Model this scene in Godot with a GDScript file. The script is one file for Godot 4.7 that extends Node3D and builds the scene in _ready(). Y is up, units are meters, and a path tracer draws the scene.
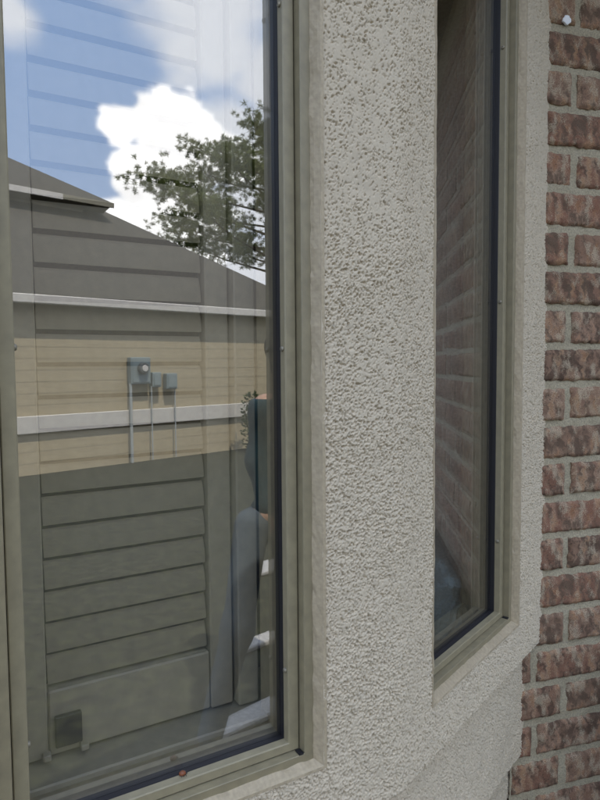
extends Node3D
# A stucco bay with two casement windows beside a brick wall. Plan axes: x right, -z ahead of the camera, y up; the ground is y = 0.

const EYE := 1.62
const ANG_A := 1.04678          # plan bearing of the wide window's wall
const ANG_B := 0.67633          # plan bearing of the narrow window's wall
const ANG_W := 1.27857          # plan bearing of the brick wall (and of the neighbour's wall)
const CORNER := Vector3(0.1319, 0, -0.8086)     # where the two stucco walls meet
const BRICK_START := Vector3(0.4984, 0, -1.2651)  # where stucco meets brick
const SILL := 1.117             # bottom of both window openings
const HEAD := 2.38              # top of both window openings
const A_LEFT := -0.4953
const A_RIGHT := -0.1213
const B_LEFT := 0.0967
const B_RIGHT := 0.4532
const LOW := 0.78               # the bottom member of each window is a little slimmer

var frame_a: Transform3D
var frame_b: Transform3D
var frame_w: Transform3D
var frame_n: Transform3D
var M := {}
var taken := {}
var rng := RandomNumberGenerator.new()

# ---------------------------------------------------------------- helpers
class MB:
	var v := PackedVector3Array()
	var n := PackedVector3Array()
	var uv := PackedVector2Array()
	var col := PackedColorArray()
	var tint := Color(1, 1, 1)
	func tri(a: Vector3, b: Vector3, c: Vector3, hint: Vector3, ua := Vector2.ZERO, ub := Vector2.ZERO, uc := Vector2.ZERO) -> void:
		var nn := (c - a).cross(b - a)
		if nn.length_squared() < 1e-20:
			return
		nn = nn.normalized()
		if nn.dot(hint) < 0.0:
			var t := b; b = c; c = t
			var q := ub; ub = uc; uc = q
			nn = -nn
		v.append(a); v.append(b); v.append(c)
		n.append(nn); n.append(nn); n.append(nn)
		uv.append(ua); uv.append(ub); uv.append(uc)
		col.append(tint); col.append(tint); col.append(tint)
	func quad(a: Vector3, b: Vector3, c: Vector3, d: Vector3, hint: Vector3) -> void:
		tri(a, b, c, hint, Vector2(0, 0), Vector2(1, 0), Vector2(1, 1))
		tri(a, c, d, hint, Vector2(0, 0), Vector2(1, 1), Vector2(0, 1))
	# chamfered box
	func box(lo: Vector3, hi: Vector3, ch := 0.0, x := Transform3D()) -> void:
		var c := (lo + hi) / 2.0
		var h := (hi - lo) / 2.0
		ch = minf(ch, minf(h.x, minf(h.y, h.z)) * 0.9)
		for ax in 3:
			var bx := (ax + 1) % 3
			var cx := (ax + 2) % 3
			for sg in [-1.0, 1.0]:
				var p := []
				for q in [[-1.0, -1.0], [1.0, -1.0], [1.0, 1.0], [-1.0, 1.0]]:
					var o := Vector3.ZERO
					o[ax] = sg * h[ax]; o[bx] = q[0] * (h[bx] - ch); o[cx] = q[1] * (h[cx] - ch)
					p.append(x * (c + o))
				var hint := Vector3.ZERO
				hint[ax] = sg
				quad(p[0], p[1], p[2], p[3], x.basis * hint)
			if ch > 0.0:
				for s1 in [-1.0, 1.0]:
					for s2 in [-1.0, 1.0]:
						var e := []
						for q in [[-1.0, 0], [1.0, 0], [1.0, 1], [-1.0, 1]]:
							var o := Vector3.ZERO
							o[ax] = q[0] * (h[ax] - ch)
							o[bx] = s1 * (h[bx] if q[1] == 0 else h[bx] - ch)
							o[cx] = s2 * (h[cx] - ch if q[1] == 0 else h[cx])
							e.append(x * (c + o))
						var hint2 := Vector3.ZERO
						hint2[bx] = s1; hint2[cx] = s2
						quad(e[0], e[1], e[2], e[3], x.basis * hint2)
		if ch > 0.0:
			for sx in [-1.0, 1.0]:
				for sy in [-1.0, 1.0]:
					for sz in [-1.0, 1.0]:
						var sgn := Vector3(sx, sy, sz)
						var a := Vector3(h.x, h.y - ch, h.z - ch) * sgn
						var b := Vector3(h.x - ch, h.y, h.z - ch) * sgn
						var d := Vector3(h.x - ch, h.y - ch, h.z) * sgn
						tri(x * (c + a), x * (c + b), x * (c + d), x.basis * sgn)
	# tapered tube along a line of points, smooth sided
	func tube(pts: Array, rad: Array, sides := 10, caps := true) -> void:
		var rings := []
		var side := Vector3.ZERO
		for i in pts.size():
			var t: Vector3 = (pts[mini(i + 1, pts.size() - 1)] - pts[maxi(i - 1, 0)]).normalized()
			if side == Vector3.ZERO:
				side = t.cross(Vector3.UP if absf(t.y) < 0.9 else Vector3.RIGHT).normalized()
			side = (side - t * side.dot(t)).normalized()
			var up := t.cross(side)
			var r := []
			for k in sides:
				var an := TAU * k / sides
				r.append((side * cos(an) + up * sin(an)))
			rings.append(r)
		for i in pts.size() - 1:
			for k in sides:
				var k2 := (k + 1) % sides
				var q := [[i, k], [i, k2], [i + 1, k2], [i + 1, k]]
				var P := []
				var N := []
				for e in q:
					P.append(pts[e[0]] + rings[e[0]][e[1]] * rad[e[0]])
					N.append(rings[e[0]][e[1]])
				smooth_quad(P, N)
		if caps:
			for e in [[0, -1.0], [pts.size() - 1, 1.0]]:
				var i: int = e[0]
				var t: Vector3 = (pts[mini(i + 1, pts.size() - 1)] - pts[maxi(i - 1, 0)]).normalized() * e[1]
				for k in sides:
					tri(pts[i], pts[i] + rings[i][k] * rad[i], pts[i] + rings[i][(k + 1) % sides] * rad[i], t)
	func smooth_quad(P: Array, N: Array) -> void:
		for t in [[0, 1, 2], [0, 2, 3]]:
			var a: Vector3 = P[t[0]]
			var b: Vector3 = P[t[1]]
			var c: Vector3 = P[t[2]]
			var na: Vector3 = N[t[0]]
			var nn := (c - a).cross(b - a)
			if nn.length_squared() < 1e-22:
				continue
			var o := [0, 1, 2] if nn.dot(na) > 0.0 else [0, 2, 1]
			for e in o:
				v.append(P[t[e]]); n.append(N[t[e]]); uv.append(Vector2.ZERO); col.append(tint)
	func lathe(prof: Array, x: Transform3D, sides := 16) -> void:   # prof: Vector2(radius, height along local y)
		for i in prof.size() - 1:
			var p0: Vector2 = prof[i]
			var p1: Vector2 = prof[i + 1]
			var d := (p1 - p0).normalized()
			var nr := Vector2(d.y, -d.x)
			for k in sides:
				var a0 := TAU * k / sides
				var a1 := TAU * (k + 1) / sides
				var P := []
				var N := []
				for e in [[p0, a0], [p0, a1], [p1, a1], [p1, a0]]:
					P.append(x * Vector3(e[0].x * cos(e[1]), e[0].y, e[0].x * sin(e[1])))
					N.append((x.basis * Vector3(nr.x * cos(e[1]), nr.y, nr.x * sin(e[1]))).normalized())
				smooth_quad(P, N)
	func done() -> ArrayMesh:
		var a := []
		a.resize(Mesh.ARRAY_MAX)
		a[Mesh.ARRAY_VERTEX] = v
		a[Mesh.ARRAY_NORMAL] = n
		a[Mesh.ARRAY_TEX_UV] = uv
		a[Mesh.ARRAY_COLOR] = col
		var m := ArrayMesh.new()
		m.add_surface_from_arrays(Mesh.PRIMITIVE_TRIANGLES, a)
		return m

func numbered(called: String) -> String:
	if not taken.has(called):
		taken[called] = 0
		return called
	taken[called] += 1
	return "%s_%03d" % [called, taken[called]]

func thing(called: String, label: String, category: String, at := Transform3D(), group := "") -> Node3D:
	var o := Node3D.new()
	o.name = numbered(called)
	add_child(o)
	o.transform = at
	o.set_meta("label", label)
	o.set_meta("category", category)
	if group:
		o.set_meta("group", group)
	return o

func part(called: String, mesh: Mesh, m: Material, parent: Node3D, at := Transform3D()) -> MeshInstance3D:
	var o := MeshInstance3D.new()
	o.name = called
	o.mesh = mesh
	o.material_override = m
	o.transform = at
	parent.add_child(o, true)
	return o

func structure(called: String, mesh: Mesh, m: Material, at := Transform3D()) -> MeshInstance3D:
	var o := part(numbered(called), mesh, m, self, at)
	o.set_meta("kind", "structure")
	return o

func lin(r: float, g: float, b: float) -> Color:
	return Color(r, g, b).linear_to_srgb()

func noise(freq: float, sd: int, kind := FastNoiseLite.TYPE_SIMPLEX_SMOOTH, oct := 4) -> FastNoiseLite:
	var f := FastNoiseLite.new()
	f.noise_type = kind
	f.frequency = freq
	f.seed = sd
	f.fractal_octaves = oct
	f.fractal_type = FastNoiseLite.FRACTAL_FBM if oct > 1 else FastNoiseLite.FRACTAL_NONE
	return f

func noise_tex(freq: float, sd: int, lo: Color, hi: Color, size := 512, oct := 4) -> NoiseTexture2D:
	var t := NoiseTexture2D.new()
	t.width = size
	t.height = size
	t.seamless = true
	t.noise = noise(freq, sd, FastNoiseLite.TYPE_SIMPLEX_SMOOTH, oct)
	var g := Gradient.new()
	g.set_color(0, lo)
	g.set_color(1, hi)
	t.color_ramp = g
	return t

func mat(c: Color, rough: float, metal := 0.0) -> StandardMaterial3D:
	var m := StandardMaterial3D.new()
	m.albedo_color = c
	m.roughness = rough
	m.metallic = metal
	return m

# a paint or fabric that varies a little: grain from a seamless noise over the object's own axes
func grained(c: Color, rough: float, spread: float, freq: float, per_metre: float, sd: int, bump := 0.0) -> StandardMaterial3D:
	var m := mat(c, rough)
	m.albedo_texture = noise_tex(freq, sd, Color(1.0 - spread, 1.0 - spread, 1.0 - spread * 0.9), Color(1, 1, 1))
	m.uv1_triplanar = true
	m.uv1_scale = Vector3.ONE * per_metre
	if bump > 0.0:
		m.heightmap_enabled = true
		m.heightmap_texture = m.albedo_texture
		m.heightmap_scale = bump
	return m

func plan(angle: float, at: Vector3) -> Transform3D:
	var d := Vector3(sin(angle), 0, -cos(angle))
	var nn := Vector3(cos(angle), 0, sin(angle))
	return Transform3D(Basis(d, Vector3.UP, nn), at)

func _ready() -> void:
	rng.seed = 7
	frame_a = plan(ANG_A, CORNER)
	frame_b = plan(ANG_B, CORNER)
	frame_w = plan(ANG_W, BRICK_START)
	frame_n = plan(ANG_W, Vector3(cos(ANG_W), 0, sin(ANG_W)) * 8.0)   # the neighbour's wall, 8 m behind the camera
	make_camera()
	make_light()
	make_materials()
	make_ground()
	make_house_shell()
	make_brick_wall()
	make_stucco()
	make_windows()
	make_shutter()
	make_neighbour()
	make_yard()
	make_person()
	make_small_things()

# ---------------------------------------------------------------- camera, sky, sun
func make_camera() -> void:
	var c := Camera3D.new()
	c.name = "camera"
	c.transform = Transform3D(Basis(Vector3.RIGHT, -deg_to_rad(3.377)) * Basis(Vector3.BACK, -deg_to_rad(0.429)), Vector3(0, EYE, 0))
	c.fov = rad_to_deg(2.0 * atan(400.0 / 620.0))
	c.near = 0.03
	c.far = 400.0
	add_child(c)
	c.current = true

func make_light() -> void:
	var w := 1536
	var h := 768
	var data := PackedFloat32Array()
	data.resize(w * h * 3)
	var big := noise(1.7, 11, FastNoiseLite.TYPE_SIMPLEX_SMOOTH, 5)
	var fine := noise(7.0, 12, FastNoiseLite.TYPE_SIMPLEX_SMOOTH, 4)
	var curl := noise(26.0, 13, FastNoiseLite.TYPE_SIMPLEX_SMOOTH, 4)
	var veil := noise(2.6, 15, FastNoiseLite.TYPE_SIMPLEX_SMOOTH, 4)
	# one heap of cumulus over the neighbour's roof: bearing, height, radius in degrees
	var puffs := [[135.6, 20.0, 1.7], [132.8, 20.6, 2.3], [130.2, 19.6, 3.2], [131.8, 17.3, 3.3], [134.0, 15.9, 2.7], [132.8, 13.4, 3.3], [128.4, 17.4, 3.4], [129.6, 13.0, 3.4], [126.6, 17.6, 2.6], [135.6, 12.0, 2.6], [131.5, 10.0, 4.0]]
	var soft := [[125.5, 19.5, 5.2], [124.0, 15.0, 6.0], [127.5, 27.5, 6.5], [122.0, 24.0, 5.0], [145.0, 27.0, 3.0], [136.0, 32.0, 4.0], [126.0, 9.0, 5.0]]
	for j in h:
		var el := PI / 2.0 - (j + 0.5) / h * PI
		var sy := sin(el)
		var ce := cos(el)
		var eld := rad_to_deg(el)
		for i in w:
			var k := (j * w + i) * 3
			if el < -0.02:
				data[k] = 0.30; data[k + 1] = 0.31; data[k + 2] = 0.28
				continue
			var az := (i + 0.5) / w * TAU
			var dir := Vector3(sin(az) * ce, sy, -cos(az) * ce)
			var low := pow(1.0 - clampf(sy, 0.0, 1.0), 4.0)
			var c := Vector3(0.47, 0.70, 1.12).lerp(Vector3(0.78, 0.90, 1.10), low)
			# scattered cloud all round, flattened towards the horizon
			var q := Vector3(dir.x, dir.y * 2.2, dir.z)
			var b := big.get_noise_3dv(q)
			var f := 0.0
			var near_heap := eld > 0.0 and eld < 46.0 and rad_to_deg(az) > 102.0 and rad_to_deg(az) < 162.0
			var cover := 0.0
			var thin := 0.0
			if b > -0.1 or near_heap:
				f = fine.get_noise_3dv(q)
			var shape := b + f * 0.22
			cover = smoothstep(0.08, 0.24, shape)
			thin = smoothstep(-0.05, 0.5, veil.get_noise_3dv(q) + f * 0.1) * 0.6
			if near_heap:
				var azd := rad_to_deg(az)
				var edge := smoothstep(26.0, 15.0, maxf(absf(azd - 131.0), absf(eld - 18.0) * 0.95))
				var heap := -1.0
				for p in puffs:
					heap = maxf(heap, 1.0 - Vector2((azd - p[0]) * ce, eld - p[1]).length() / p[2])
				var s2 := -1.0
				for p in soft:
					s2 = maxf(s2, 1.0 - Vector2((azd - p[0]) * ce, eld - p[1]).length() / p[2])
				cover = lerpf(cover, smoothstep(-0.04, 0.15, heap + f * 0.55 + curl.get_noise_3dv(q) * 0.30), edge)
				thin = lerpf(thin, smoothstep(-0.15, 0.6, s2 + f * 0.5) * 0.85, edge)
			var bright := 2.35 + f * 0.9
			c = c.lerp(Vector3(1.50, 1.50, 1.50), thin)
			c = c.lerp(Vector3(bright, bright * 0.975, bright * 0.94), cover)
			data[k] = c.x; data[k + 1] = c.y; data[k + 2] = c.z
	var im := Image.create_from_data(w, h, false, Image.FORMAT_RGBF, data.to_byte_array())
	var sm := PanoramaSkyMaterial.new()
	sm.panorama = ImageTexture.create_from_image(im)
	var sky := Sky.new()
	sky.sky_material = sm
	var e := Environment.new()
	e.background_mode = Environment.BG_SKY
	e.sky = sky
	e.tonemap_mode = Environment.TONE_MAPPER_LINEAR
	e.tonemap_exposure = 1.6
	e.sdfgi_enabled = true
	e.ssao_enabled = true
	e.ssil_enabled = true
	var we := WorldEnvironment.new()
	we.name = "environment"
	we.environment = e
	add_child(we)
	# the sun stands high behind the house: every wall in view is in its own shade
	var sun := DirectionalLight3D.new()
	sun.name = "sun"
	sun.light_energy = 1.3
	sun.light_color = Color(1.0, 0.96, 0.88)
	sun.light_angular_distance = 0.5
	sun.shadow_enabled = true
	var el2 := deg_to_rad(62.0)
	var az2 := deg_to_rad(-26.0)
	var to_sun := Vector3(sin(az2) * cos(el2), sin(el2), -cos(az2) * cos(el2))
	sun.transform = Transform3D(Basis.looking_at(-to_sun, Vector3.UP), Vector3(0, 12, 0))
	add_child(sun)

# ---------------------------------------------------------------- materials
func make_materials() -> void:
	var st := mat(lin(0.51, 0.447, 0.348), 0.93)
	st.vertex_color_use_as_albedo = true
	M.stucco = st
	M.caulk = grained(lin(0.45, 0.378, 0.262), 0.62, 0.16, 0.03, 9.0, 21, 0.05)
	M.frame = grained(lin(0.27, 0.236, 0.152), 0.46, 0.13, 0.02, 4.0, 22, 0.02)
	M.sash = grained(lin(0.285, 0.252, 0.165), 0.42, 0.12, 0.02, 4.0, 23, 0.02)
	M.gasket = mat(lin(0.008, 0.008, 0.012), 0.55)
	M.spacer = mat(lin(0.02, 0.02, 0.024), 0.4, 0.3)
	M.screw = mat(lin(0.26, 0.24, 0.19), 0.5, 0.5)
	var g := mat(Color(1, 1, 1, 0.0), 0.0)
	g.transparency = BaseMaterial3D.TRANSPARENCY_ALPHA
	M.glass_outer = g
	# the inner pane carries a thin metal coating that mirrors part of the light and lets the rest through
	var g2 := mat(Color(0.97, 0.98, 1.0, 0.29), 0.0, 1.0)
	g2.transparency = BaseMaterial3D.TRANSPARENCY_ALPHA
	g2.albedo_texture = noise_tex(0.01, 19, Color(0.97, 0.97, 0.97), Color(1, 1, 1), 64, 2)
	M.glass_inner = g2
	M.shutter = grained(lin(0.30, 0.275, 0.205), 0.5, 0.10, 0.02, 4.0, 24)
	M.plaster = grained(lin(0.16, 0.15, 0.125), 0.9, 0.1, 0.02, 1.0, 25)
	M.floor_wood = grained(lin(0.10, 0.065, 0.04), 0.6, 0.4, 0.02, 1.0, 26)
	M.mortar = grained(lin(0.47, 0.42, 0.295), 0.95, 0.3, 0.05, 8.0, 27, 0.15)
	M.render_plain = grained(lin(0.51, 0.447, 0.348), 0.95, 0.2, 0.05, 6.0, 28, 0.2)
	M.shingle = grained(lin(0.125, 0.114, 0.086), 0.95, 0.55, 0.03, 1.0, 29, 0.5)
	M.shingle.uv1_scale = Vector3(0.7, 4.0, 4.0)
	M.white_trim = grained(lin(0.60, 0.57, 0.52), 0.5, 0.08, 0.02, 0.7, 30)
	M.siding = grained(lin(0.41, 0.345, 0.225), 0.7, 0.07, 0.02, 0.6, 31)
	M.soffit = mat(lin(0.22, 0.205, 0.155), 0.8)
	M.meter = grained(lin(0.22, 0.27, 0.27), 0.45, 0.12, 0.03, 3.0, 32)
	M.meter_dark = mat(lin(0.10, 0.11, 0.11), 0.4)
	M.conduit = mat(lin(0.36, 0.38, 0.37), 0.5)
	M.concrete = grained(lin(0.52, 0.51, 0.48), 0.9, 0.25, 0.04, 2.0, 33, 0.1)
	M.lawn = grained(lin(0.042, 0.046, 0.02), 1.0, 0.55, 0.02, 0.8, 34)
	M.bark = grained(lin(0.13, 0.09, 0.06), 0.95, 0.5, 0.05, 2.0, 35, 0.6)
	var nd := mat(lin(0.15, 0.175, 0.052), 0.7)
	nd.vertex_color_use_as_albedo = true
	nd.cull_mode = BaseMaterial3D.CULL_DISABLED
	nd.backlight_enabled = true
	nd.backlight = lin(0.20, 0.24, 0.06)
	M.needles = nd
	var lf := mat(lin(0.05, 0.075, 0.028), 0.6)
	lf.vertex_color_use_as_albedo = true
	lf.cull_mode = BaseMaterial3D.CULL_DISABLED
	M.leaves = lf
	M.skin = mat(lin(0.42, 0.25, 0.17), 0.55)
	M.hair = mat(lin(0.025, 0.018, 0.012), 0.6)
	M.eye = mat(lin(0.5, 0.5, 0.5), 0.2)
	M.shirt = grained(lin(0.012, 0.045, 0.055), 0.9, 0.3, 0.04, 4.0, 40)
	M.beetle = mat(lin(0.17, 0.05, 0.018), 0.25)
	M.white_paint = mat(lin(0.78, 0.80, 0.84), 0.5)
	M.dark_box = grained(lin(0.022, 0.024, 0.024), 0.7, 0.2, 0.03, 2.0, 36)
	M.teal_cloth = grained(lin(0.24, 0.33, 0.33), 0.9, 0.35, 0.03, 5.0, 37)
	M.denim = grained(lin(0.08, 0.105, 0.122), 0.9, 0.25, 0.05, 5.0, 39)

# ---------------------------------------------------------------- ground and house shell
func make_ground() -> void:
	var b := MB.new()
	b.quad(Vector3(-120, 0, -120), Vector3(120, 0, -120), Vector3(120, 0, 120), Vector3(-120, 0, 120), Vector3.UP)
	structure("ground", b.done(), M.lawn)

func make_house_shell() -> void:
	var t := thing("house_shell", "dark room and roof of the house behind the two windows", "house", frame_w)
	# local axes: x along the brick wall, z out of the wall; the brick face is z = 0
	var b := MB.new()
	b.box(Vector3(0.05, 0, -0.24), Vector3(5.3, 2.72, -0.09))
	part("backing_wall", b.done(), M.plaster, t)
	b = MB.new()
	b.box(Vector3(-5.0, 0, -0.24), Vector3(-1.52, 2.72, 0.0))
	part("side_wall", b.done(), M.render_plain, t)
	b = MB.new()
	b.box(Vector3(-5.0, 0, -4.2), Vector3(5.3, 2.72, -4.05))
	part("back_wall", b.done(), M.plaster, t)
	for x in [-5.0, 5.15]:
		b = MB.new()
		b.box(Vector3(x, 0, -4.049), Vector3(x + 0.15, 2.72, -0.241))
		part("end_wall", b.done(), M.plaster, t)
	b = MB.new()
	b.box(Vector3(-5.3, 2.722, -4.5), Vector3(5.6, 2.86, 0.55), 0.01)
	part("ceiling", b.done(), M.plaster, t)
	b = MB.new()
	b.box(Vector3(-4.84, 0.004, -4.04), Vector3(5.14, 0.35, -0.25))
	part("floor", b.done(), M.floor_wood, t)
	# pitched roof
	b = MB.new()
	var p := [Vector3(-5.4, 2.87, 0.62), Vector3(5.7, 2.87, 0.62), Vector3(5.7, 4.3, -2.0), Vector3(-5.4, 4.3, -2.0), Vector3(5.7, 2.87, -4.6), Vector3(-5.4, 2.87, -4.6)]
	b.quad(p[0], p[1], p[2], p[3], Vector3(0, 1, 0.5))
	b.quad(p[3], p[2], p[4], p[5], Vector3(0, 1, -0.5))
	b.tri(p[0], p[3], p[5], Vector3.LEFT)
	b.tri(p[1], p[2], p[4], Vector3.RIGHT)
	b.quad(p[0], p[1], p[4], p[5], Vector3.DOWN)
	part("roof", b.done(), M.shingle, t)

# ---------------------------------------------------------------- brick wall
func brick_texture(sd: int) -> ImageTexture:
	var w := 288
	var h := 84
	var im := Image.create(w, h, false, Image.FORMAT_RGB8)
	var blot := noise(26.0, sd * 7 + 1, FastNoiseLite.TYPE_SIMPLEX_SMOOTH, 4)
	var blot2 := noise(34.0, sd * 7 + 2, FastNoiseLite.TYPE_SIMPLEX_SMOOTH, 4)
	var grit := noise(420.0, sd * 7 + 3, FastNoiseLite.TYPE_SIMPLEX, 2)
	var fold := noise(45.0, sd * 7 + 5, FastNoiseLite.TYPE_SIMPLEX_SMOOTH, 3)
	var speck := noise(160.0, sd * 7 + 6, FastNoiseLite.TYPE_SIMPLEX_SMOOTH, 3)
	var wash := noise(30.0, sd * 7 + 4, FastNoiseLite.TYPE_SIMPLEX_SMOOTH, 5)
	var r := RandomNumberGenerator.new()
	r.seed = sd * 31 + 5
	var base := Vector3(0.20, 0.098, 0.064).lerp(Vector3(0.22, 0.138, 0.094), r.randf())
	var pale := Vector3(0.35, 0.232, 0.168).lerp(Vector3(0.34, 0.252, 0.172), r.randf())
	var dark := Vector3(0.062, 0.036, 0.025).lerp(Vector3(0.10, 0.066, 0.045), r.randf())
	var rust := Vector3(0.25, 0.115, 0.045)
	var b0 := r.randf_range(-0.26, 0.24)
	var b1 := r.randf_range(-0.2, 0.26)
	for j in h:
		for i in w:
			var x := float(i) / w * 0.245
			var y := float(j) / h * 0.07
			# the face was smeared across its height when it was cut, then tumbled
			var wx := fold.get_noise_2d(x, y) * 0.012
			var s := blot.get_noise_2d(x * 1.1 + y * 0.25 + wx, y * 0.42 + wx)
			var s2 := blot2.get_noise_2d(x * 1.2 - y * 0.2 + wx, y * 0.5)
			var g := grit.get_noise_2d(x, y)
			var g2 := speck.get_noise_2d(x, y)
			var c := base.lerp(pale, smoothstep(-0.26, 0.40, s + b0 + g * 0.26 + g2 * 0.24))
			c = c.lerp(dark, smoothstep(-0.06, 0.52, s2 + b1 + g * 0.3 + g2 * 0.24) * 0.88)
			c = c.lerp(rust, smoothstep(0.2, 0.6, s - s2 + g * 0.1) * 0.45)
			var ws := wash.get_noise_2d(x + 3.0, y * 0.6)
			c = c.lerp(Vector3(0.40, 0.34, 0.25), smoothstep(0.16, 0.46, ws + g * 0.3 + g2 * 0.12) * 0.65)
			c = c.lerp(Vector3(0.04, 0.028, 0.02), smoothstep(0.42, 0.6, g2 - g * 0.3) * 0.7)
			c *= 1.0 + g * 0.36 + g2 * 0.12
			im.set_pixel(i, j, lin(clampf(c.x, 0.01, 1), clampf(c.y, 0.01, 1), clampf(c.z, 0.01, 1)))
	return ImageTexture.create_from_image(im)

func brick_mesh(length: float, height: float, sd: int, nx: int, ny: int) -> ArrayMesh:
	# front face z = 0 at the middle, rounded and chipped at the rim, 60 mm deep; x from 0 to length, y centred
	var r := noise(38.0, sd, FastNoiseLite.TYPE_SIMPLEX_SMOOTH, 3)
	var cols := []
	for i in nx + 1:
		var t := float(i) / nx
		cols.append(length * (t - 0.10 * sin(TAU * t) / TAU * 2.2))
	var g := []
	for j in ny + 1:
		var row := []
		var tj := float(j) / ny
		var y := height * (tj - 0.5 - 0.10 * sin(TAU * tj) / TAU * 2.2)
		for i in nx + 1:
			var x: float = cols[i]
			var ex := minf(x, length - x)
			var ey := minf(y + height / 2, height / 2 - y)
			var e := minf(ex, ey)
			var z := -0.0055 * pow(clampf(1.0 - e / 0.007, 0.0, 1.0), 2.0)
			var k := r.get_noise_2d(x, y)
			z += k * 0.0022
			var px := x
			var py := y
			if i == 0 or i == nx:
				px += r.get_noise_2d(x + 5.0, y * 1.6) * 0.003
			if j == 0 or j == ny:
				py += r.get_noise_2d(x * 1.4, y + 9.0) * 0.0032
			row.append(Vector3(px, py, z))
		g.append(row)
	var nor := []
	for j in ny + 1:
		var row := []
		for i in nx + 1:
			var dx: Vector3 = g[j][mini(i + 1, nx)] - g[j][maxi(i - 1, 0)]
			var dy: Vector3 = g[mini(j + 1, ny)][i] - g[maxi(j - 1, 0)][i]
			row.append(dx.cross(dy).normalized())
		nor.append(row)
	var b := MB.new()
	for j in ny:
		for i in nx:
			for t in [[0, 1, 2], [0, 2, 3]]:
				var q := [[j, i], [j + 1, i], [j + 1, i + 1], [j, i + 1]]
				for e in t:
					var a: Array = q[e]
					b.v.append(g[a[0]][a[1]]); b.n.append(nor[a[0]][a[1]])
					b.uv.append(Vector2(g[a[0]][a[1]].x / 0.245, 1.0 - (g[a[0]][a[1]].y / 0.07 + 0.5))); b.col.append(Color.WHITE)
	# sides back into the mortar
	for i in nx:
		for e in [[0, Vector3.DOWN], [ny, Vector3.UP]]:
			var p: Vector3 = g[e[0]][i]
			var q: Vector3 = g[e[0]][i + 1]
			b.tri(p, q, q + Vector3(0, 0, -0.05), e[1], Vector2(p.x / 0.245, 0.02), Vector2(q.x / 0.245, 0.02), Vector2(q.x / 0.245, 0.3))
			b.tri(p, q + Vector3(0, 0, -0.05), p + Vector3(0, 0, -0.05), e[1], Vector2(p.x / 0.245, 0.02), Vector2(q.x / 0.245, 0.3), Vector2(p.x / 0.245, 0.3))
	for j in ny:
		for e in [[0, Vector3.LEFT], [nx, Vector3.RIGHT]]:
			var p: Vector3 = g[j][e[0]]
			var q: Vector3 = g[j + 1][e[0]]
			b.tri(p, q, q + Vector3(0, 0, -0.05), e[1], Vector2(0.02, 0.2), Vector2(0.02, 0.8), Vector2(0.25, 0.8))
			b.tri(p, q + Vector3(0, 0, -0.05), p + Vector3(0, 0, -0.05), e[1], Vector2(0.02, 0.2), Vector2(0.25, 0.8), Vector2(0.25, 0.2))
	return b.done()

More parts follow.
